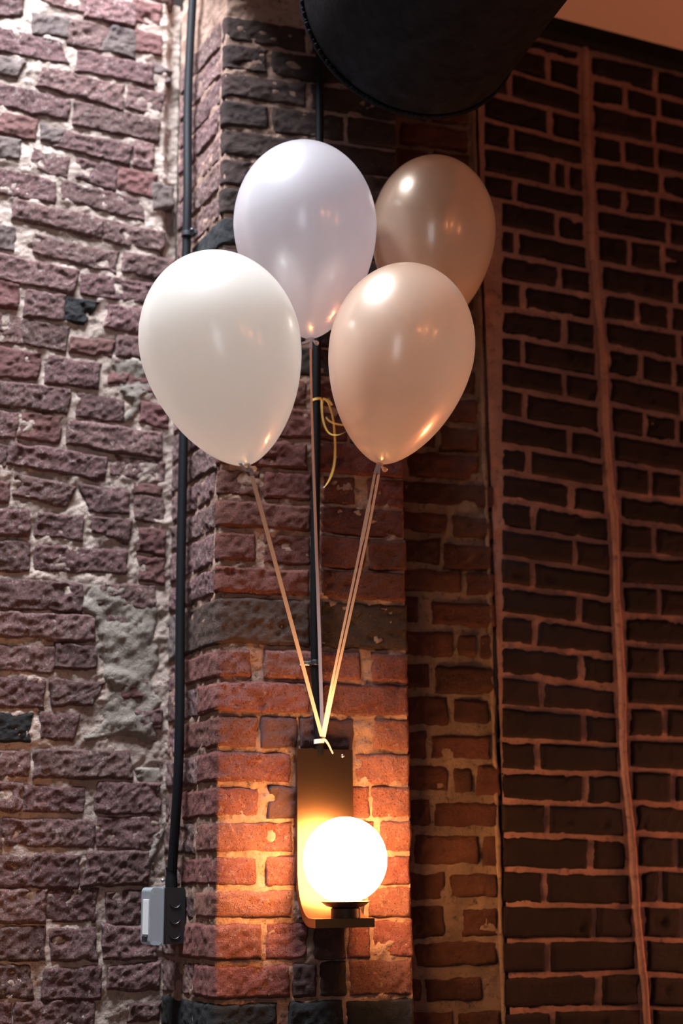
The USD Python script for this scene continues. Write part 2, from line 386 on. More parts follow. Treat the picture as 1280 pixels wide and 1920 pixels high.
for r in [
 (P_, -90,-20,422,95,392,207,-90,112), (P_, 440,100,862,165,818,268,438,207),
 (R_, -90,130,96,166,82,297,-90,272), (P_, 148,195,350,228,330,352,138,330), (D_, 345,228,538,268,440,370,328,352), (P_, 600,278,830,315,820,438,572,392),
 (P_, -90,310,112,340,120,478,-90,468), (P_, 120,350,372,400,346,522,122,478), (R_, 390,455,620,470,592,556,384,522), (P_, 642,450,850,468,850,562,632,552),
 (R_, -90,490,216,545,192,672,-90,657), (P_, 268,550,542,605,522,722,246,692), (R_, 588,640,690,652,682,702,588,692), (R_, 700,655,860,690,880,765,700,718),
 (P_, -90,682,376,740,356,862,-90,802), (P_, 428,755,672,800,662,907,412,877), (R_, 770,800,905,842,908,948,762,905),
 (P_, -90,840,92,870,72,997,-90,982), (R_, 118,865,338,885,312,1022,98,987), (P_, 388,910,872,975,866,1107,368,1022),
 (P_, -90,1020,32,1040,22,1152,-90,1152), (P_, 58,1030,576,1105,562,1227,42,1127), (P_, 608,1090,892,1137,882,1242,598,1197), (R_, 728,1242,872,1262,866,1307,728,1287),
 (R_, -90,1240,42,1250,32,1342,-90,1342), (P_, 88,1200,402,1265,346,1372,72,1302), (P_, 428,1250,692,1282,692,1400,482,1397), (P_, 738,1310,877,1330,882,1462,738,1442),
]: add(480, *r)
for r in [
 (P_, -90,-5,152,5,147,132,-90,122), (P_, 212,10,447,30,442,157,192,127), (P_, 505,30,717,50,692,182,497,102), (R_, 763,95,892,115,887,237,753,207),
 (P_, -90,160,157,175,142,322,-90,312), (P_, 202,185,687,220,682,332,182,322), (R_, 753,245,892,265,887,392,763,372),
 (P_, -90,375,442,395,432,542,-90,522), (P_, 520,400,832,410,832,537,527,502),
 (P_, -90,550,512,575,502,702,-90,667), (P_, 587,578,767,580,772,692,567,682),
 (P_, -90,735,292,745,277,872,-90,862), (P_, 303,720,512,745,517,852,308,852),
 (P_, -90,910,237,915,227,1062,-90,1062), (P_, 267,915,572,935,492,1047,287,1052), (R_, 657,922,792,930,787,1012,662,1022),
 (D_, -90,1110,160,1108,157,1247,-90,1252), (P_, 222,1105,432,1105,382,1247,222,1227), (P_, 728,1090,872,1090,862,1172,728,1172),
 (P_, -90,1310,152,1310,152,1437,-90,1437), (P_, 193,1305,692,1310,712,1447,188,1442),
]: add(960, *r)
for r in [
 (P_, -90,85,112,95,107,227,-90,227), (P_, 132,105,452,115,442,237,128,232), (P_, 537,80,857,90,857,242,518,237),
 (P_, -90,285,5,287,0,430,-90,428), (P_, 18,285,507,290,502,432,8,422), (P_, 533,275,852,270,852,442,528,432),
 (P_, -90,480,167,490,162,642,-90,637), (P_, 178,480,427,480,417,652,178,647), (P_, 482,465,802,460,797,637,448,632),
 (P_, -90,675,247,670,237,837,-90,842), (P_, 258,665,522,665,507,832,258,832), (P_, 583,680,850,672,850,832,578,852),
 (P_, -90,875,237,875,237,1037,-90,1042), (P_, 283,885,507,880,512,1042,278,1042), (P_, 563,870,852,870,842,1032,568,1032),
 (P_, -90,1085,152,1080,172,1247,-90,1252), (P_, 248,1105,547,1085,532,1252,238,1252), (P_, 598,1090,862,1060,852,1212,588,1192),
 (P_, -90,1290,52,1280,47,1422,-90,1422), (P_, 88,1280,502,1270,512,1432,68,1432), (P_, 712,1300,862,1290,852,1372,703,1372),
 (P_, -90,1470,250,1465,250,1600,-90,1600), (P_, 280,1470,620,1465,620,1600,280,1600), (P_, 650,1420,860,1415,860,1600,650,1600),
]: add(1440, *r)
for q, mat in LB:
    px_brick(wl, LEFT, q, mat, rough=0.0042, rnd=0.007, warp=0.006, proud=0.011, grow=0.006, cell=0.0036)
    if q[0][0] < 0 and q[0][0] > -60:                      # the wall goes on beyond the frame's edge
        (x0, y0), _, _, (x3, y3) = q
        sl = (q[1][1] - q[0][1]) / (q[1][0] - q[0][0])
        w = rng.uniform(95, 150)
        px_brick(wl, LEFT, [(x0 - w, y0 - w * sl), (x0 - 10, y0 - 10 * sl), (x3 - 10, y3 - 10 * sl), (x3 - w, y3 - w * sl)], P_, cell=0.012, rough=0.003)
for k in range(4):                                          # and above and below it
    for z, w0 in ((LEFT.sz(150, -28)[1] + 0.08 * k, 0.05 * (k % 2)),):
        for j in range(3):
            u1 = -0.03 - w0 - 0.235 * j
            quad_brick(wl, LEFT, [(u1 - 0.225, z + 0.068), (u1, z + 0.068), (u1, z), (u1 - 0.225, z)], P_, cell=0.012, rough=0.003, proud=0.009)
mortar_sheet(wl, LEFT.P, -0.78, 0.0, 1.20, Z_CEIL, MO_LEFT, cell=0.005, depth=0.0055, amp=0.008, seed=5, extra=lambda U, Z, q: -0.026 * np.clip((U + 0.045 + 0.03 * (fbm(q * 14, 3, 77) - 0.5)) / 0.02, 0, 1) * np.clip((Z - 2.75) / 0.25, 0, 1))
wall_core(wl, LEFT.P(-0.95, 0)[:2], CORNER + LEFT.t * 0.15, 0.3, 0.0, Z_CEIL, LEFT.n, MO_LEFT, back=0.04)
# smeared cement and lime patches over the old bricks
def patch(parent, plane, poly_px, mat, level, seed, name='cement_patch', cell=0.005, fall=0.035, amp=0.010):
    pts = np.array([plane.sz(*p) for p in poly_px]); pg = Polygon(pts).buffer(0.0)
    u0, z0, u1, z1 = pg.bounds
    nu, nz = int((u1 - u0) / cell) + 2, int((z1 - z0) / cell) + 2
    U, Z = np.meshgrid(np.linspace(u0 - 0.03, u1 + 0.03, nu), np.linspace(z0 - 0.03, z1 + 0.03, nz), indexing='ij')
    P3 = plane.P(U, Z)
    wu = U + 0.08 * (fbm(P3 * 18, 4, seed) - 0.5); wz = Z + 0.08 * (fbm(P3 * 18, 4, seed + 4) - 0.5)
    sp = shapely.points(wu.ravel(), wz.ravel())
    d = np.where(shapely.contains(pg, sp), 1, -1) * shapely.distance(pg.exterior, sp); d = d.reshape(U.shape)
    k = np.clip(d / fall, -1, 1)
    h = level + amp * 2 * (fbm(P3 * 20, 4, seed + 7) - 0.5) + amp * 0.7 * (fbm(P3 * 80, 3, seed + 8) - 0.5)
    h = np.where(k > 0, h * np.clip(k * 1.5, 0, 1) - 0.004 * (1 - np.clip(k * 1.5, 0, 1)), -0.004 + k * 0.03)
    V = plane.P(U, Z, h).reshape(-1, 3)
    idx = np.arange(nu * nz).reshape(nu, nz); keep = (k[:-1, :-1] > -0.8)
    a, b, c, e = [x[keep] for x in (idx[:-1, :-1], idx[1:, :-1], idx[1:, 1:], idx[:-1, 1:])]
    F = np.vstack([np.stack([a, b, c], 1), np.stack([a, c, e], 1)])
    m0 = trimesh.Trimesh(V, F, process=False)
    if (m0.face_normals.mean(0)[:2] @ plane.n) < 0: F = F[:, ::-1]
    m0 = trimesh.Trimesh(V, F, process=False); m0.remove_unreferenced_vertices()
    return part(name, m0, mat, parent, smooth=True, label='smeared grey cement')
patch(wl, LEFT, [(152,1085),(182,1072),(262,1098),(300,1140),(306,1200),(304,1380),(290,1425),(262,1400),(150,1405),(140,1375),(172,1335),(200,1300),(178,1245),(172,1190),(158,1140)], CEMENT, 0.0105, 31)
patch(wl, LEFT, [(205,690),(250,668),(300,690),(300,760),(262,740),(258,800),(225,795),(238,745),(205,720)], CEMENT, 0.011, 43, fall=0.012)
patch(wl, LEFT, [(255,1440),(304,1440),(304,1640),(270,1620),(285,1560),(296,1500),(262,1470)], CEMENT, 0.010, 51, fall=0.012)

# ================================================================== PIER (front and reveal)
wp = thing('wall_pier', 'red brick pier with a sharp lit corner that carries the globe lamp', 'wall', kind='structure')
def pz(x, y): return PIER.sz(x, y)
BEDL = [876, 934, 992, 1057, 1115, 1209, 1268, 1332, 1401, 1467, 1534, 1601, 1665, 1727, 1808, 1882, 1948]
BEDR = [898, 955, 1012, 1074, 1131, 1227, 1287, 1352, 1414, 1476, 1539, 1603, 1662, 1724, 1795, 1865, 1935]
# levels: a single height per bed, from the two ends
zb = [0.5 * (PIER.sz(405, a)[1] + PIER.sz(762, b)[1]) for a, b in zip(BEDL, BEDR)]
pitch = (PIER.sz(404, 460)[1] - zb[0]) / 7
up = [zb[0] + pitch * k for k in range(1, 16)]
levels = [z for z in up[::-1] if z < Z_CEIL - 0.03] + zb
n_up = len(levels) - len(zb)
zl = levels[-1]
while zl > 1.1: zl -= 0.073; levels.append(zl)
# front courses from the first measured bed: brick spans in px (first span wraps the arris), material
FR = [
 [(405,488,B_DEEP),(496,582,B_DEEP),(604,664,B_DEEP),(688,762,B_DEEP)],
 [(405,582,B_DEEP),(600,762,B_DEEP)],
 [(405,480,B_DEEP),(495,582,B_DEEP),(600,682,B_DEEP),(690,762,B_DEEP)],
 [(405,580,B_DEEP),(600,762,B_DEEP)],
 [(405,582,B_PIERDK),(598,762,B_PIERDK)],
 [(405,470,B_PIER),(495,588,B_PIER),(598,673,B_PIER),(696,766,B_PIER)],
 [(405,581,B_PIER),(605,766,B_PIER)],
 [(405,482,B_PIER),(488,556,B_PURPLE),(560,660,B_PURPLE),(698,768,B_PIER)],
 [(405,545,B_PIER),(560,655,B_PURPLE),(664,766,B_PIER)],
 [(405,485,B_PIER),(502,600,B_PURPLE),(610,690,B_PIER),(697,769,B_PIER)],
 [(405,548,B_PIER),(560,700,B_PIER),(712,770,B_PIER)],
 [(405,482,B_PIER),(498,600,B_PIER),(612,672,B_PIER),(682,770,B_PIER)],
 [(405,548,B_PIER),(560,680,B_PURPLE),(690,771,B_PIER)],
 [(405,489,B_PIER),(498,576,B_PIER),(590,645,B_PURPLE),(652,690,B_PIER),(699,772,B_PIER)],
 [(405,543,B_PIER),(548,592,B_PURPLE),(600,648,B_PIERDK),(655,774,B_PIER)],
 [(405,520,B_DARK),(540,640,B_DARK),(650,774,B_DARK)],
]
JOINT = 0.009
for i in range(len(levels) - 1):
    z1, z0 = levels[i] - JOINT / 2, levels[i + 1] + JOINT / 2
    row = i - n_up
    if 0 <= row < len(FR):
        spans = [(PIER.sz(a, BEDL[row])[0] if k else 0.0, PIER.sz(b, BEDL[row])[0], mt) for k, (a, b, mt) in enumerate(FR[row])]
        spans[-1] = (spans[-1][0], PIER_W - rng.uniform(0, 0.006), spans[-1][2])
    else:
        mt = B_SHADED if row < -3 else B_DEEP  # top courses get the brick with shade painted into its colour
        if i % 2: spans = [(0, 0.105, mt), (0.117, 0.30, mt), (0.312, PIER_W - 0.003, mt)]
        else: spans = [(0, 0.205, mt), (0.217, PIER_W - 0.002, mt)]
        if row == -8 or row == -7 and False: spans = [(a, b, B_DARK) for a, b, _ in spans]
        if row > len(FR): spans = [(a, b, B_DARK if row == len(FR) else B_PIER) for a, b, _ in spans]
    lit = dict(rough=0.0030, rnd=0.006, warp=0.0045, proud=0.0065)
    # the reveal: a brick that wraps the arris, then one or two to the corner
    short = (spans[0][1] > 0.13)
    lrev = (0.105 if short else 0.195)
    if 0 <= row < len(FR) and FR[row][0][2] is B_PIERDK: lrev = 0.2
    cm = spans[0][2]
    if cm in (B_SHADED, B_DEEP): lrev = 0.02
    rm = B_PLUM if cm not in (B_PIERDK, B_DARK) else B_DARK
    if row == 4: cm = B_PIERDK
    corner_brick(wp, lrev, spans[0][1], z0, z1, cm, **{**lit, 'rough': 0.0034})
    quad_brick(wp, REVEAL, [(lrev + 0.011, z1), (REVEAL_L - 0.004, z1), (REVEAL_L - 0.004, z0), (lrev + 0.011, z0)], B_DARK if cm in (B_DARK,) else (B_GREY if row == 4 else B_PLUM), rough=0.004, rnd=0.009, warp=0.006, proud=0.005, grow=0.003)
    for a, b, mt in spans[1:]:
        if b - a > 0.02:
            quad_brick(wp, PIER, [(a, z1), (b, z1), (b, z0), (a, z0)], mt, **lit)
def pier_path(u, z, off):
    """Along the reveal (u < 0) and the front (u > 0) with a rounded arris."""
    u, z, off = np.broadcast_arrays(np.asarray(u, float), np.asarray(z, float), np.asarray(off, float))
    a = REVEAL.P(np.maximum(-u, 0), z, off); b = PIER.P(np.maximum(u, 0), z, off)
    k = np.clip((u + 0.02) / 0.04, 0, 1)[..., None]
    return a * (1 - k) + b * k
mortar_sheet(wp, pier_path, -REVEAL_L, PIER_W - 0.004, 1.10, Z_CEIL, MO_PIER, cell=0.005, depth=0.0015, amp=0.007, seed=9)
poly = Polygon([ARRIS - PIER.n * 0.03 + PIER.t * 0.02, PIER_R - PIER.n * 0.012 - PIER.t * 0.008, PIER_R - PIER.n * 0.5 - PIER.t * 0.008, CORNER - PIER.n * 0.4, CORNER - REVEAL.n * 0.03])
part('masonry_core', trimesh.creation.extrude_polygon(poly, Z_CEIL, engine='earcut'), MO_PIER, wp, smooth=False)

# ================================================================== RECESSED WALL right of the pier
wb = thing('wall_back', 'shadowed strip of old brick recessed between the pier and the right wall', 'wall', kind='structure')
SB = [
 (700,905,925,948),(700,962,840,1000),(848,965,922,1008),(700,1012,826,1060),(832,1018,922,1066),(700,1070,865,1112),(872,1072,925,1116),
 (700,1122,785,1170),(808,1126,928,1172),(700,1184,850,1232),(858,1190,893,1230),(897,1188,922,1236),
 (700,1246,806,1294),(816,1248,926,1298),(700,1308,840,1360),(850,1311,918,1354),(700,1372,800,1424),(808,1378,920,1424),
 (700,1436,838,1484),(850,1440,887,1486),(894,1436,936,1490),(700,1500,806,1548),(814,1504,930,1550),
 (700,1564,770,1618),(777,1566,898,1620),(904,1566,934,1624),(700,1634,836,1686),(843,1638,932,1684),
 (700,1698,832,1758),(868,1702,934,1758),(700,1768,770,1814),(777,1768,934,1814),(700,1832,790,1878),(797,1836,904,1880),(700,1896,850,1950),(858,1898,938,1950),
]
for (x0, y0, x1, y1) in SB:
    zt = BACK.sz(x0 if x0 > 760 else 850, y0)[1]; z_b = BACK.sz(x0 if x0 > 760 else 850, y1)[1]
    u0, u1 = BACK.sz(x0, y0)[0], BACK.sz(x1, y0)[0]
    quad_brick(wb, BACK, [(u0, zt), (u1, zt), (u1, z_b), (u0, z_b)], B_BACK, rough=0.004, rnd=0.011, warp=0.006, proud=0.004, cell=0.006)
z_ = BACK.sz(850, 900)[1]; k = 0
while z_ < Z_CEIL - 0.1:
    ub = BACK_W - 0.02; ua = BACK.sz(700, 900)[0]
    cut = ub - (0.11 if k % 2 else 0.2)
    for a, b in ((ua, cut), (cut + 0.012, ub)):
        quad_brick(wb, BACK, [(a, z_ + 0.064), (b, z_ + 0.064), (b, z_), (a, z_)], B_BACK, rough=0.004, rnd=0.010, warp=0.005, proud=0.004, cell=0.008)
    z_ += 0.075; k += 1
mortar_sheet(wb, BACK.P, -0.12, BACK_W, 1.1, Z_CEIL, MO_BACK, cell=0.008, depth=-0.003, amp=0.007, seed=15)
wall_core(wb, BACK.P(-0.2, 0)[:2], RJ, 0.3, 0.0, Z_CEIL, BACK.n, MO_BACK)

# ================================================================== WALL RIGHT
wr = thing('wall_right', 'dark maroon brick wall with raised pinkish mortar and a mortared seam', 'wall', kind='structure')
RB = [((995,70),(1080,91)),((969,89),(1084,119)),((933,127),(1087,172)),((895,168),(1089,220)),((909,225),(1093,272)),((892,270),(1096,314)),((905,323),(1099,366)),((919,371),(1101,412)),((926,425),(1101,460)),
 ((920,471),(1101,508)),((917,521),(1115,556)),((917,572),(1115,606)),((916,626),(1118,659)),((916,674),(1118,709)),((919,722),(1122,760)),((924,776),(1122,815)),((929,831),(1129,865)),((924,882),(1136,917)),
 ((929,935),(1136,968)),((940,990),(1136,1018)),((933,1042),(1132,1072)),((940,1097),(1146,1125)),((940,1151),(1146,1180)),((933,1206),(1146,1232)),((940,1266),(1146,1288)),((943,1324),(1149,1342)),((940,1386),(1156,1398)),
 ((936,1445),(1166,1452)),((953,1504),(1166,1511)),((943,1564),(1170,1572)),((943,1629),(1170,1637)),((946,1696),(1177,1699)),((950,1763),(1187,1761)),((957,1829),(1197,1822)),((960,1895),(1200,1888)),((960,1960),(1200,1952))]
RJN = {1:[1026],2:[955],3:[1031],4:[959],5:[1036,1063],6:[965],7:[1043],8:[967],9:[1048],10:[979],11:[1058],12:[979],13:[1057],14:[983],15:[1067],16:[990],17:[1070],18:[1000],19:[1077],20:[998],21:[1086],22:[1002],23:[1089],24:[1014],25:[1093],26:[1008],27:[1096],28:[1024],29:[1106],30:[1020],31:[1113],32:[1027],33:[1122],34:[1036]}
SBD = [((1101,98),(1280,137)),((1108,144),(1280,191)),((1112,194),(1280,234)),((1112,249),(1280,283)),((1112,300),(1280,328)),((1112,345),(1280,375)),((1112,390),(1280,419)),((1115,438),(1280,465)),((1122,493),(1280,523)),((1129,547),(1280,576)),
 ((1136,600),(1280,626)),((1142,650),(1280,680)),((1149,705),(1280,731)),((1153,759),(1280,785)),((1156,814),(1280,835)),((1160,869),(1280,888)),((1160,925),(1280,942)),((1163,977),(1280,994)),((1167,1038),(1280,1047)),((1170,1096),(1280,1103)),
 ((1173,1153),(1280,1160)),((1173,1207),(1280,1214)),((1180,1266),(1280,1271)),((1184,1323),(1280,1328)),((1184,1384),(1280,1388)),((1187,1443),(1280,1448)),((1200,1505),(1280,1510)),((1201,1564),(1280,1568)),((1204,1629),(1280,1632)),((1211,1696),(1280,1698)),((1218,1760),(1280,1763)),((1228,1828),(1280,1830)),((1225,1890),(1280,1892)),((1225,1955),(1280,1955))]
SJ = [1228,1172,1225,1168,1239,1170,1252,1179,1266,1194,1273,1201,1277,1208,1290,1218,1295,1225,1300,1235,1305,1240,1310,1247,1315,1261,1320,1266,1237,1277,1330,1330,1335]
SEAM = [(1094,86),(1101,290),(1108,478),(1113,487),(1130,720),(1146,958),(1149,960),(1160,1200),(1170,1438),(1191,1680),(1211,1918)]
def seam_x(y): return float(np.interp(y, [p[1] for p in SEAM], [p[0] for p in SEAM]))
def line(l, x):
    (x0, y0), (x1, y1) = l
    return y0 + (y1 - y0) * (x - x0) / (x1 - x0)
RK = dict(rough=0.0022, rnd=0.005, warp=0.0045, proud=0.0058, cell=0.007, grow=0.001)
def wall_row(beds, i, x0, x1, g):
    a, b = beds[i], beds[i + 1]
    t = 5.5
    px_brick(wr, RIGHT, [(x0, line(a, x0) + t), (x1, line(a, x1) + t), (x1, line(b, x1) - t), (x0, line(b, x0) - t)], B_RIGHT, **RK)
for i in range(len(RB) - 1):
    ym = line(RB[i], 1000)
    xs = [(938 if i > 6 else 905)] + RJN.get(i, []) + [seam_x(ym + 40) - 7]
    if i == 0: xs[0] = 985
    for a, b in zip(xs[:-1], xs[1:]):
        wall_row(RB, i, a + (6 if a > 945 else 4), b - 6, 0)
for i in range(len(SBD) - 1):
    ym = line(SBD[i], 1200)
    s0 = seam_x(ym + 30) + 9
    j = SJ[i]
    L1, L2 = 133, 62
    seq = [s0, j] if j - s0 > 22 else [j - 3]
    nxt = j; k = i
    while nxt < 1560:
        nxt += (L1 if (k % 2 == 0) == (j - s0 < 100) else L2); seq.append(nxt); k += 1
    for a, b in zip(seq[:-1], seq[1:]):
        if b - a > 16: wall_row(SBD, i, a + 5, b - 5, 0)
mortar_sheet(wr, RIGHT.P, 0.012, 1.15, 1.1, Z_CEIL, MO_RIGHT, cell=0.008, depth=-0.0005, amp=0.0045, seed=21)
wall_core(wr, RJ, RIGHT.P(3.2, 0)[:2], 0.3, 0.0, Z_CEIL, RIGHT.n, MO_RIGHT)
# the raised mortar seam that runs down the wall
sm = []
for y in np.linspace(60, 1960, 150):
    sm.append(RIGHT.hit(seam_x(y) + 1.5 * math.sin(y * 0.021) + rng.uniform(-0.6, 0.6), y, 0.001))
rad = 0.0085 + 0.003 * np.array([noise(p * 14, 3) for p in sm])
part('mortar_seam', tube(sm, rad, 10), MO_RIGHT, wr, smooth=True)
# joint where the recessed strip meets the right wall
jn = [BACK.P(BACK_W - 0.004 + rng.uniform(-0.001, 0.001), z, -0.001) for z in np.linspace(1.15, Z_CEIL - 0.05, 140)]
part('mortar_seam', tube(jn, 0.003 + 0.005 * np.array([noise(p * 12, 8) for p in jn]), 8), MO_BACK, wr, smooth=True)

# ================================================================== CEILING, BEAM, FLOOR
PLASTER = plain('ceiling_plaster', (0.48, 0.34, 0.30), 0.9, bump=0.15, scale=60)
BEAM = plain('dark_beam', (0.006, 0.005, 0.005), 0.8, bump=0.2, specular_ior_level=0.1)
FLOOR = mortar_material('floor_boards', (0.10, 0.07, 0.05), (0.16, 0.11, 0.08), (0.05, 0.035, 0.025))
ce = [RIGHT.P(-0.75, 0)[:2] - RIGHT.n * 0.1, RIGHT.P(3.3, 0)[:2] - RIGHT.n * 0.1, RIGHT.P(3.3, 0)[:2] + RIGHT.n * 5.0, np.array([0.35, -1.6])]
cm_ = trimesh.creation.extrude_polygon(Polygon(ce), 0.12, engine='earcut'); cm_.apply_translation([0, 0, Z_CEIL])
p = usdkit.mesh(stage, '/World/ceiling', cm_, PLASTER, smooth=False); tag(p, 'warm lit plaster ceiling above the right brick wall', 'ceiling', kind='structure')
bz0 = RIGHT.sz(1150, 104)[1]
bx = [RIGHT.P(-0.35, 0)[:2], RIGHT.P(3.2, 0)[:2]]
pts = [np.array([*(q + RIGHT.n * o), z]) for q in bx for o in (-0.02, 0.035) for z in (bz0, Z_CEIL)]
p = usdkit.mesh(stage, '/World/trim_1', trimesh.Trimesh(np.array(pts)).convex_hull, BEAM, smooth=False); tag(p, 'black wall plate between right wall and ceiling', 'beam', kind='structure')
fl = trimesh.creation.box([9, 8, 0.1]); fl.apply_translation([0.5, 1.0, -0.05])
p = usdkit.mesh(stage, '/World/floor', fl, FLOOR, smooth=False); tag(p, 'dark floor below the picture', 'floor', kind='structure')

# ================================================================== DUCT
DUCT = M('duct_black', {'g': ('geometry', {}), 'n': ('noise_texture', {'scale': 26.0, 'detail': 6.0, 'roughness': 0.7}),
    'r': ('rgb_ramp', {'ramp': [(0.35, (0.004, 0.004, 0.005)), (0.7, (0.013, 0.013, 0.016))]}),
    'b': ('bump', {'strength': 0.4, 'distance': 0.004}), 'p': ('principled_bsdf', {'roughness': 0.7, 'specular_ior_level': 0.05})},
    [('g.position', 'n.vector'), ('n.fac', 'r.fac'), ('r.color', 'p.base_color'), ('n.fac', 'b.height'), ('b.normal', 'p.normal')])
DC = at(770, 26, 2.93); DR = 0.262
dd = np.array([0.30, -0.954, 0.0])
du = np.array([0, 0, 1.0]); ds = np.cross(du, dd)
duct = thing_at('ventilation_duct', 'huge matt black round duct under the ceiling above the balloons', 'duct', DC)
def ring_pts(r, d, n=96): 
    a = np.linspace(0, 2 * np.pi, n, endpoint=False)
    return DC + dd * d + r * (np.cos(a)[:, None] * ds + np.sin(a)[:, None] * du)
def duct_shell(profile, n=96):
    V = np.concatenate([ring_pts(r, d, n) for r, d in profile]); F = []
    for i in range(len(profile) - 1):
        for j in range(n):
            a0, a1, b0, b1 = i * n + j, i * n + (j + 1) % n, (i + 1) * n + j, (i + 1) * n + (j + 1) % n
            F += [[a0, b1, a1], [a0, b0, b1]]
    t = trimesh.Trimesh(V, F, process=False); t.fix_normals(); return t
part('duct_body', duct_shell([(0.02, 0.012), (DR * 0.6, 0.012), (DR - 0.004, 0.012), (DR, 0.018), (DR, 1.0), (DR, 2.6), (DR - 0.01, 2.6), (0.02, 2.6)]), DUCT, duct)
part('end_flange', duct_shell([(DR - 0.01, 0.0), (DR + 0.004, 0.0), (DR + 0.006, 0.003), (DR + 0.006, 0.010), (DR + 0.003, 0.013), (DR - 0.01, 0.013)]), DUCT, duct)
lumps = []
for k in range(34):
    a = math.radians(178 + k * 2.9 + rng.uniform(-0.8, 0.8))
    s = trimesh.creation.icosphere(1, rng.uniform(0.003, 0.006)); s.apply_translation(DC + dd * 0.014 + (DR + 0.003) * (math.cos(a) * ds + math.sin(a) * du)); lumps.append(s)
part('sealant_bead', cat_mesh(*lumps), DUCT, duct, kind='stuff')
for d in (0.9, 2.2):
    q = DC + dd * d
    part('hanger_strap', tube([q + du * (DR - 0.01), [q[0], q[1], Z_CEIL + 0.01]], 0.008, 10), DUCT, duct)

# ================================================================== PIPES
PIPE2 = plain('pipe_matt_black', (0.005, 0.005, 0.006), 0.6, bump=0.08, scale=120, specular_ior_level=0.12)
PIPE = plain('pipe_black', (0.006, 0.007, 0.009), 0.5, bump=0.08, scale=120, specular_ior_level=0.2)
CLAMP = plain('clamp_steel', (0.06, 0.065, 0.075), 0.4, metal=0.7)
STEEL = plain('bright_screw', (0.55, 0.55, 0.55), 0.3, metal=1.0)
n_rev = np.array([*REVEAL.n, 0.0]); n_pier = np.array([*PIER.n, 0.0]); t_pier = np.array([*PIER.t, 0.0]); t_rev = np.array([*(-REVEAL.t), 0.0])
# left conduit, down the reveal to the outlet box
OFFC = 0.030
cp = [(368,-90),(361,0),(356,90),(352,200),(351,400),(349,480),(346,700),(341,960),(337.5,1200),(334.5,1440),(331.5,1500),(327.5,1560),(324.5,1600),(322.5,1632)]
cpts = [REVEAL.hit(x, y, OFFC) for x, y in cp]
cond = thing_at('conduit_pipe', 'long black conduit pipe beside the pier running down to the outlet box', 'pipe', cpts[-1])
part('pipe', tube(spline(cpts, 90), 0.0112, 18), PIPE, cond, smooth=60)
def collar(parent, plane, px, py, off, r, h, name='clamp_collar'):
    c = plane.hit(px, py, off)
    rr = lathe([(0, -h / 2), (r - 0.001, -h / 2), (r, -h / 2 + 0.001), (r, h / 2 - 0.001), (r - 0.001, h / 2), (0, h / 2)], 28)
    rr.apply_translation(c); return c, part(name, rr, CLAMP, parent)
c, cl = collar(cond, REVEAL, 350.5, 440, OFFC, 0.0145, 0.012)
lug = rbox(0.026, 0.008, 0.012, 0.002); lug.apply_transform(frame_matrix(c + t_rev * 0.016 - n_rev * 0.014, -t_rev, n_rev, [0, 0, 1]))
part('clamp_lug', lug, CLAMP, cl)
sc = trimesh.creation.icosphere(2, 0.0052); sc.apply_translation(c + t_rev * 0.022 - n_rev * 0.004 + [0, 0, 0.004]); part('clamp_screw', sc, CLAMP, cl)
co = REVEAL.hit(321.5, 1640, OFFC)
fit = lathe([(0, -0.03), (0.0135, -0.03), (0.0135, -0.008), (0.0125, -0.006), (0.0125, 0.010), (0.0135, 0.012), (0.0135, 0.016), (0, 0.016)], 28); fit.apply_translation(co); part('end_fitting', fit, PIPE, cond)
sc = cat_mesh(*[trimesh.creation.icosphere(2, r) for r in (0.0042,)]); sc.apply_translation(REVEAL.hit(305, 1651, OFFC)); 
scs = tube([REVEAL.hit(306, 1651, OFFC), REVEAL.hit(314, 1651, OFFC)], 0.0022, 10)
part('set_screw', cat_mesh(sc, scs), STEEL, cond, label='shiny steel set screw')
# centre pipe, down the pier to the lamp
OFFP = 0.022
pp = [(599.5,-120),(599.5,0),(599.5,120),(599,250),(596.5,450),(594,650),(592,900),(590.5,1200),(593,1290),(596,1350),(598.5,1400),(599.5,1416)]
ppts = [PIER.hit(x, y, OFFP) for x, y in pp]
cpipe = thing_at('supply_pipe', 'black pipe down the middle of the pier into the lamp', 'pipe', ppts[-1])
part('pipe', tube(spline(ppts, 90), 0.0104, 18), PIPE2, cpipe, smooth=60)
c, cl2 = collar(cpipe, PIER, 590.8, 1243, OFFP, 0.0122, 0.011)
lug = rbox(0.024, 0.006, 0.010, 0.0015); lug.apply_transform(frame_matrix(c - t_pier * 0.022 - n_pier * 0.010, t_pier, -n_pier, [0, 0, 1])); part('clamp_lug', lug, STEEL, cl2)
sc = trimesh.creation.icosphere(2, 0.004); sc.apply_translation(c - t_pier * 0.026 - n_pier * 0.005); part('clamp_screw', sc, STEEL, cl2)

# ================================================================== OUTLET BOX
BOXB = plain('box_black', (0.014, 0.015, 0.017), 0.45, bump=0.05)
COVER = M('clear_grey_cover', {'t': ('transparent_bsdf', {'color': (0.80, 0.84, 0.88)}), 'p': ('principled_bsdf', {'base_color': (0.50, 0.54, 0.58), 'roughness': 0.2, 'coat_weight': 0.5}),
    'm': ('mix_closure', {'fac': 0.55})}, [('t.BSDF', 'm.closure1'), ('p.BSDF', 'm.closure2')], surface='m.closure')
WHITE = plain('white_label', (0.80, 0.80, 0.80), 0.6)
ob = REVEAL.hit(347, 1715, 0.006)
ez = np.array([0, 0, 1.0])
zt, zbm = REVEAL.sz(347, 1664)[1], REVEAL.sz(347, 1769)[1]
HB = zt - zbm; WB, DB, DCV = 0.056, 0.052, 0.030
box = thing_at('outlet_box', 'black weatherproof outlet box with a clear grey cover at the foot of the conduit', 'outlet box', ob)
zc = 0.5 * (zt + zbm)
def local(x, y, z): return np.array([*ob[:2], zc]) - t_rev * x + n_rev * y + ez * z   # x into the corner, y out from the wall
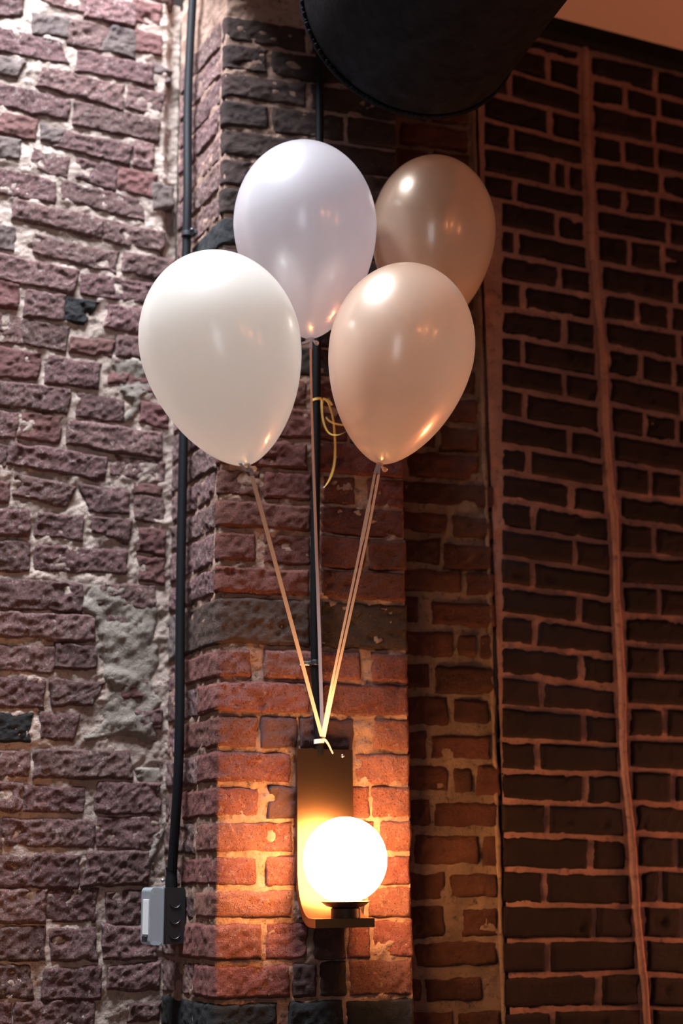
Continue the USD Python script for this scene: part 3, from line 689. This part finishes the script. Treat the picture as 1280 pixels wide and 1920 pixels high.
def lbox(cx, cy, cz, sx, sy, sz, r):
    b = rbox(sx, sy, sz, r); b.apply_transform(frame_matrix(local(cx, cy, cz), -t_rev, n_rev, ez)); b.fix_normals(); return b
def rounded_slab(w, h, r, d):
    g = shapely.box(-w / 2, -h / 2, w / 2, h / 2).buffer(-r).buffer(r, quad_segs=8)
    return trimesh.creation.extrude_polygon(g, d, engine='earcut')
def side_slab(y0, y1, h, r, x0, x1):
    """Rounded in side view (depth by height), running from x0 to x1 along the wall."""
    s = rounded_slab(y1 - y0, h, r, x1 - x0)
    s.apply_transform(frame_matrix(local(x0, 0.5 * (y0 + y1), 0), n_rev, ez, -t_rev)); s.fix_normals(); return s
bb = part('box_body', side_slab(0.0, DB, HB, 0.007, 0.0, WB), BOXB, box)
cv = part('cover', side_slab(DB + 0.001, DB + DCV, HB * 1.02, 0.010, -0.001, WB + 0.001), COVER, box, label='clear grey hinged cover')
part('cover_flange', side_slab(DB - 0.0012, DB + 0.0016, HB * 1.03, 0.001, -0.0025, WB + 0.0025), COVER, box)
part('label_sticker', lbox(WB * 0.46, DB + DCV + 0.0008, -0.002, WB * 0.62, 0.0014, HB * 0.62, 0.0004), WHITE, cv, smooth=False, label='blank white sticker')
part('latch', lbox(WB * 0.46, DB + DCV + 0.002, -HB * 0.40, 0.022, 0.006, 0.012, 0.001), BOXB, cv)
for zz in (0.030, -0.004, -0.036):
    a = np.radians(np.linspace(200, 350, 16)); cx = DB * 0.46
    part('knockout', tube([local(-0.0006, cx + 0.013 * math.cos(t), zz + 0.013 * math.sin(t)) for t in a], 0.0009, 6), CLAMP, bb)

# ================================================================== WALL LAMP
BRONZE = plain('lamp_bronze', (0.17, 0.098, 0.055), 0.31, metal=1.0, bump=0.03, scale=400)
BRONZEDK = plain('lamp_dark_bronze', (0.055, 0.034, 0.020), 0.45, metal=0.6)
GLOW = M('globe_glow', {'e': ('emission', {'color': tuple(c / 19.0 for c in GLOBE_C), 'strength': 19.0 * GLOBE_E})}, [], surface='e.emission')
LO = PIER.hit(606, 1560, 0.012)          # middle of the back plate at the wall
lz = lambda y: PIER.sz(606, y)[1]
Z_TOP = PIER.sz(606, 1407)[1]
PLW, PLT = 0.1265, 0.018
E_END, BEND = 0.162, 0.118
Z_BOT = EYE[2] + (PIER.hit(650, 1739, E_END)[2] - EYE[2])
lamp = thing_at('wall_lamp', 'glowing white globe lamp on a J-shaped bronze bracket fixed to the pier', 'lamp', (LO[0], LO[1], Z_BOT))
# J profile in (e, z)
prof_out = [(0.0, Z_TOP), (0.0, Z_BOT + BEND)] + [(BEND - BEND * math.cos(a), Z_BOT + BEND - BEND * math.sin(a)) for a in np.linspace(0, np.pi / 2, 16)[1:]] + [(E_END, Z_BOT)]
ri = BEND - PLT
prof_in = [(E_END, Z_BOT + PLT), (BEND, Z_BOT + PLT)] + [(BEND - ri * math.sin(a), Z_BOT + BEND - ri * math.cos(a)) for a in np.linspace(0, np.pi / 2, 16)[1:]] + [(PLT, Z_TOP)]
pg = Polygon(prof_out + prof_in)
br = trimesh.creation.extrude_polygon(pg, PLW, engine='earcut')
LP = np.array([*LO[:2], 0.0])
br.apply_transform(frame_matrix(LP - t_pier * PLW / 2, n_pier, ez, t_pier)); br.fix_normals()
bk = part('bracket', br, BRONZE, lamp, smooth=35)
E_G, OFFX = 0.125, 0.012
LA = LP + n_pier * E_G + t_pier * OFFX
GR = 0.0885
gz = PIER.hit(651.5, 1612, E_G + 0.012)[2]
def lat(profile, n=48):
    r = lathe(profile, n); r.apply_translation([LA[0], LA[1], 0]); return r
zs = Z_BOT + PLT - 0.001
cup_top = gz - GR * 0.955
part('stem', lat([(0, zs), (0.0305, zs), (0.0305, zs + 0.020), (0.027, zs + 0.022), (0.024, zs + 0.024), (0.024, cup_top - 0.013), (0, cup_top - 0.013)]), BRONZEDK, lamp)
part('cup', lat([(0, cup_top - 0.014), (0.022, cup_top - 0.014), (0.040, cup_top - 0.009), (0.052, cup_top), (0.0505, cup_top + 0.001), (0.038, cup_top - 0.006), (0, cup_top - 0.008)]), BRONZEDK, lamp)
globe = trimesh.creation.icosphere(4, GR); globe.apply_translation([LA[0], LA[1], gz])
part('globe', globe, GLOW, lamp, smooth=True, label='glowing white glass globe')
sc = trimesh.creation.icosphere(2, 0.004); sc.apply_translation(LP + t_pier * 0.040 + n_pier * PLT + ez * (Z_TOP - 0.014)); part('plate_screw', sc, STEEL, bk)

# ================================================================== BALLOONS
def pearl(name, color, metal, rough, coat=1.0, trans=0.3, edge=None):
    return M(name, {'g': ('geometry', {}), 'n': ('noise_texture', {'scale': 900.0, 'detail': 1.0}), 'lw': ('layer_weight', {'blend': 0.35}),
        'r': ('rgb_ramp', {'ramp': [(0.0, color), (1.0, edge or color)]}),
        'p': ('principled_bsdf', {'metallic': metal, 'roughness': rough, 'coat_weight': coat, 'coat_roughness': 0.16, 'coat_ior': 1.85, 'sheen_weight': 0.15}),
        'tl': ('translucent_bsdf', {'color': color}), 'm': ('mix_closure', {'fac': trans})},
        [('lw.facing', 'r.fac'), ('r.color', 'p.base_color'), ('p.BSDF', 'm.closure1'), ('tl.BSDF', 'm.closure2')], surface='m.closure')
IVORY = pearl('pearl_ivory', (0.80, 0.765, 0.715), 0.18, 0.36, trans=0.60)
PEARL = pearl('pearl_white', (0.74, 0.71, 0.735), 0.22, 0.34, trans=0.54)
CHAMP = pearl('pearl_champagne', (0.87, 0.71, 0.58), 0.30, 0.33, trans=0.52, edge=(0.72, 0.48, 0.32))
GOLD = pearl('pearl_gold', (0.74, 0.56, 0.42), 0.34, 0.34, trans=0.48, edge=(0.50, 0.31, 0.18))
RIB = plain('ribbon_pale', (0.46, 0.39, 0.41), 0.35)
RIBY = plain('ribbon_yellow', (0.72, 0.46, 0.12), 0.35)
RIBW = plain('ribbon_white', (0.80, 0.76, 0.78), 0.4)
def balloon(label, mat, top, neck, Yt, Yn, r_px, lip_dir, name='balloon'):
    T, Nk = at(*top, Yt), at(*neck, Yn)
    ax = T - Nk; L = np.linalg.norm(ax); ax /= L
    mid = Nk + ax * L * 0.58
    R = r_px / F_PX * ((mid - EYE) @ FWD)
    H1, H2 = L * 0.42, L * 0.58
    prof = [(0.0, L)]
    for a in np.linspace(0, np.pi / 2, 30)[1:]: prof.append((R * math.sin(a) ** 1.0, L - H1 + H1 * math.cos(a)))
    for s in np.r_[np.linspace(0, 0.9, 30)[1:], np.linspace(0.9, 0.995, 14)[1:]]:
        prof.append((R * (1 - s ** 1.75) ** 0.64, H2 * (1 - s)))
    prof = [p for p in prof if p[0] > 0.0055 or p[1] > L * 0.5]
    prof += [(0.0052, 0.0), (0.0, -0.001)]
    # revolve wants z up with r>=0, bottom to top
    body = lathe(prof[::-1], 72)
    x = np.cross(ax, [0.2, 1, 0.1]); x /= np.linalg.norm(x); y = np.cross(ax, x)
    Mx = frame_matrix(Nk, x, y, ax)
    body.apply_transform(Mx); body.fix_normals()
    t = thing_at(name, label, 'balloon', Nk)
    part('envelope', body, mat, t, smooth=True)
    knot = trimesh.creation.torus(0.0045, 0.0028, 20, 10); knot.apply_transform(Mx @ trimesh.transformations.translation_matrix([0, 0, -0.002]))
    kn = part('knot', knot, mat, t, smooth=True)
    ld = np.asarray(lip_dir, float); ld /= np.linalg.norm(ld)
    prof = [(0.003, 0.0), (0.0038, 0.006), (0.0072, 0.013), (0.0095, 0.0165), (0.0090, 0.0175), (0.0065, 0.014), (0.0028, 0.006), (0.0022, 0.0)]
    lip = lathe(prof, 20); lip.vertices[:, 0] *= 0.55
    x2 = np.cross(ld, [0, 0, 1]); x2 /= np.linalg.norm(x2)
    lip.apply_transform(frame_matrix(Nk - ax * 0.003, np.cross(x2, ld), x2, ld)); lip.fix_normals()
    part('mouth', lip, mat, kn, smooth=True)
    return t, Nk
b1, k1 = balloon('ivory pearl balloon, front left and lowest of the white ones, overlapping the conduit', IVORY, (378, 487), (463, 871), 2.74, 2.70, 151, (0.9, -0.3, -0.45))
b2, k2 = balloon('white pearl balloon with a lilac tint, topmost of the bunch', PEARL, (564, 274), (583, 634), 2.97, 2.98, 134, (0.75, -0.2, -0.6))
b4, k4 = balloon('champagne pearl balloon, front right, tied with a double ribbon', CHAMP, (781, 506), (712, 869), 2.83, 2.80, 136.5, (0.6, -0.3, -0.7))
b3, k3 = balloon('darker gold balloon at the far right, half hidden behind two others', GOLD, (816, 303), (806, 618), 3.12, 3.10, 116.5, (0.3, -0.3, -0.9))
tie = PIER.hit(604, 1383, OFFP + 0.016)
def rthing(label, at0): return thing_at('balloon_ribbon', label, 'ribbon', at0)
r1 = rthing('pale pink ribbon hanging from the ivory balloon at the left down to the pipe', k1)
r2 = rthing('pale pink ribbon hanging from the topmost white balloon along the pipe', k2)
r4 = rthing('doubled pale pink ribbon hanging from the champagne balloon at the right', k4)
def ribbon_line(a, b, n, sag=0.0):
    t = np.linspace(0, 1, n)[:, None]
    p = a * (1 - t) + b * t
    return p + np.array([0, 0.0, -1.0]) * (sag * 4 * t * (1 - t))
def twist(n, a0, a1):                    # the direction of the ribbon's width, turning along it
    th = np.linspace(math.radians(a0), math.radians(a1), n)
    return np.stack([np.cos(th), np.sin(th), 0.0 * th], 1)
part('strand', strip(ribbon_line(k1 + [0.010, -0.004, -0.024], tie + [-0.001, -0.003, 0.003], 30), 0.0085, twist(30, -6, -10)), RIB, r1)
lo = spline([k1 + [-0.016, -0.004, 0.0035], k1 + [-0.008, -0.006, -0.006], k1 + [0.0, -0.006, -0.0135], k1 + [0.008, -0.006, -0.013]], 20)
part('ribbon_loop', strip(lo, 0.005, [0.6, -0.2, 0.7]), RIB, b1)
part('strand', strip(spline([k2 + [-0.001, -0.006, -0.026], at(584, 760, 3.08), at(592, 1000, PIER.hit(592, 1000)[1] - 0.045), at(600, 1240, PIER.hit(600, 1240)[1] - 0.042), tie + [0, -0.002, 0.004]], 60), 0.0078,
     twist(60, 70, 5)), RIB, r2)
part('ribbon_loop', strip(spline([k2 + [-0.020, -0.004, -0.013], k2 + [-0.008, -0.006, -0.010], k2 + [0.004, -0.006, -0.003]], 14), 0.005, [0.1, -0.2, 1]), RIB, b2)
part('strand', strip(spline([k4 + [-0.003, -0.004, -0.024], at(689, 1000, 2.88), at(648, 1190, 3.02), tie + [0.004, -0.003, 0.001]], 40), 0.0062, twist(40, 40, 5)), RIB, r4)
part('strand', strip(spline([k4 + [-0.011, -0.005, -0.024], at(681, 1000, 2.88), at(641, 1190, 3.02), tie + [0.000, -0.004, 0.002]], 40), np.r_[np.full(5, 0.0055), np.full(5, 0.0085), np.full(30, 0.0055)], twist(40, 20, 5)), RIB, r4)
for k, t, b in ((k1, [0.010, -0.004, -0.023], b1), (k2, [-0.001, -0.006, -0.025], b2), (k4, [-0.003, -0.004, -0.023], b4), (k4, [-0.011, -0.005, -0.023], b4)):
    part('ribbon_loop', strip(np.linspace(k + [t[0] * 0.4, -0.004, -0.003], k + t, 6), 0.006, [1, 0.1, 0]), RIB, b)
# the white tie round the pipe, with a loose tail
tw = thing_at('ribbon_tie', 'white ribbon knotted round the pipe just above the lamp', 'ribbon', tie)
tc = PIER.hit(597.8, 1390, OFFP)
a = np.linspace(0, 2 * np.pi, 40)
part('wrap', strip(np.array([tc + t_pier * 0.0113 * math.cos(t) + n_pier * 0.0113 * math.sin(t) + ez * (0.001 * math.cos(t)) for t in a]), 0.0095, [0, 0, 1]), RIBW, tw)
part('knot', trimesh.creation.icosphere(2, 0.0042).apply_translation(tie + [0.002, -0.002, -0.003]), RIBW, tw, smooth=True)
part('tail', strip(spline([tie + [0.002, -0.003, -0.004], PIER.hit(613, 1392, 0.032), PIER.hit(619, 1403, 0.031), PIER.hit(624, 1413, 0.030)], 16), np.linspace(0.006, 0.003, 16), [0.9, 0.3, 0.5]), RIBW, tw)
# yellow curling ribbon tied higher up the pipe
yr = thing_at('curling_ribbon', 'yellow curling ribbon tied round the pipe between the front balloons', 'ribbon', PIER.hit(594, 750, OFFP))
yc = PIER.hit(593.5, 750, OFFP)
part('wrap', strip(np.array([yc + t_pier * 0.0113 * math.cos(t) + n_pier * 0.0113 * math.sin(t) + ez * (0.002 * math.cos(t)) for t in a]), 0.006, [0, 0, 1]), RIBY, yr)
def onp(pts, off=0.04): return [PIER.hit(x, y, o) for (x, y), o in zip(pts, np.linspace(OFFP + 0.012, off, len(pts)))]
part('tail', strip(spline(onp([(602,749),(611,751),(618,763),(624,785),(627,812),(628,845),(626,872),(620,893),(612,908),(606,915)], 0.05), 60), np.r_[np.full(50, 0.0055), np.linspace(0.0055, 0.001, 10)], twist(60, 60, 0) + [0, 0, 0.2]), RIBY, yr)
part('tail', strip(spline(onp([(603,749),(603,765),(605,785),(610,802),(618,813),(630,816),(645,811),(660,803)], 0.06), 50), 0.005, twist(50, 20, 60) + [0, 0, 0.6]), RIBY, yr)
part('tail', strip(spline(onp([(605,748),(613,750),(622,760)], 0.035), 20), 0.0055, [0.5, -0.3, 0.8]), RIBY, yr)
part('tail', strip(spline(onp([(611,782),(618,790),(630,795),(645,797),(658,798)], 0.06), 30), 0.004, [0.1, -0.5, 0.9]), RIBY, yr)
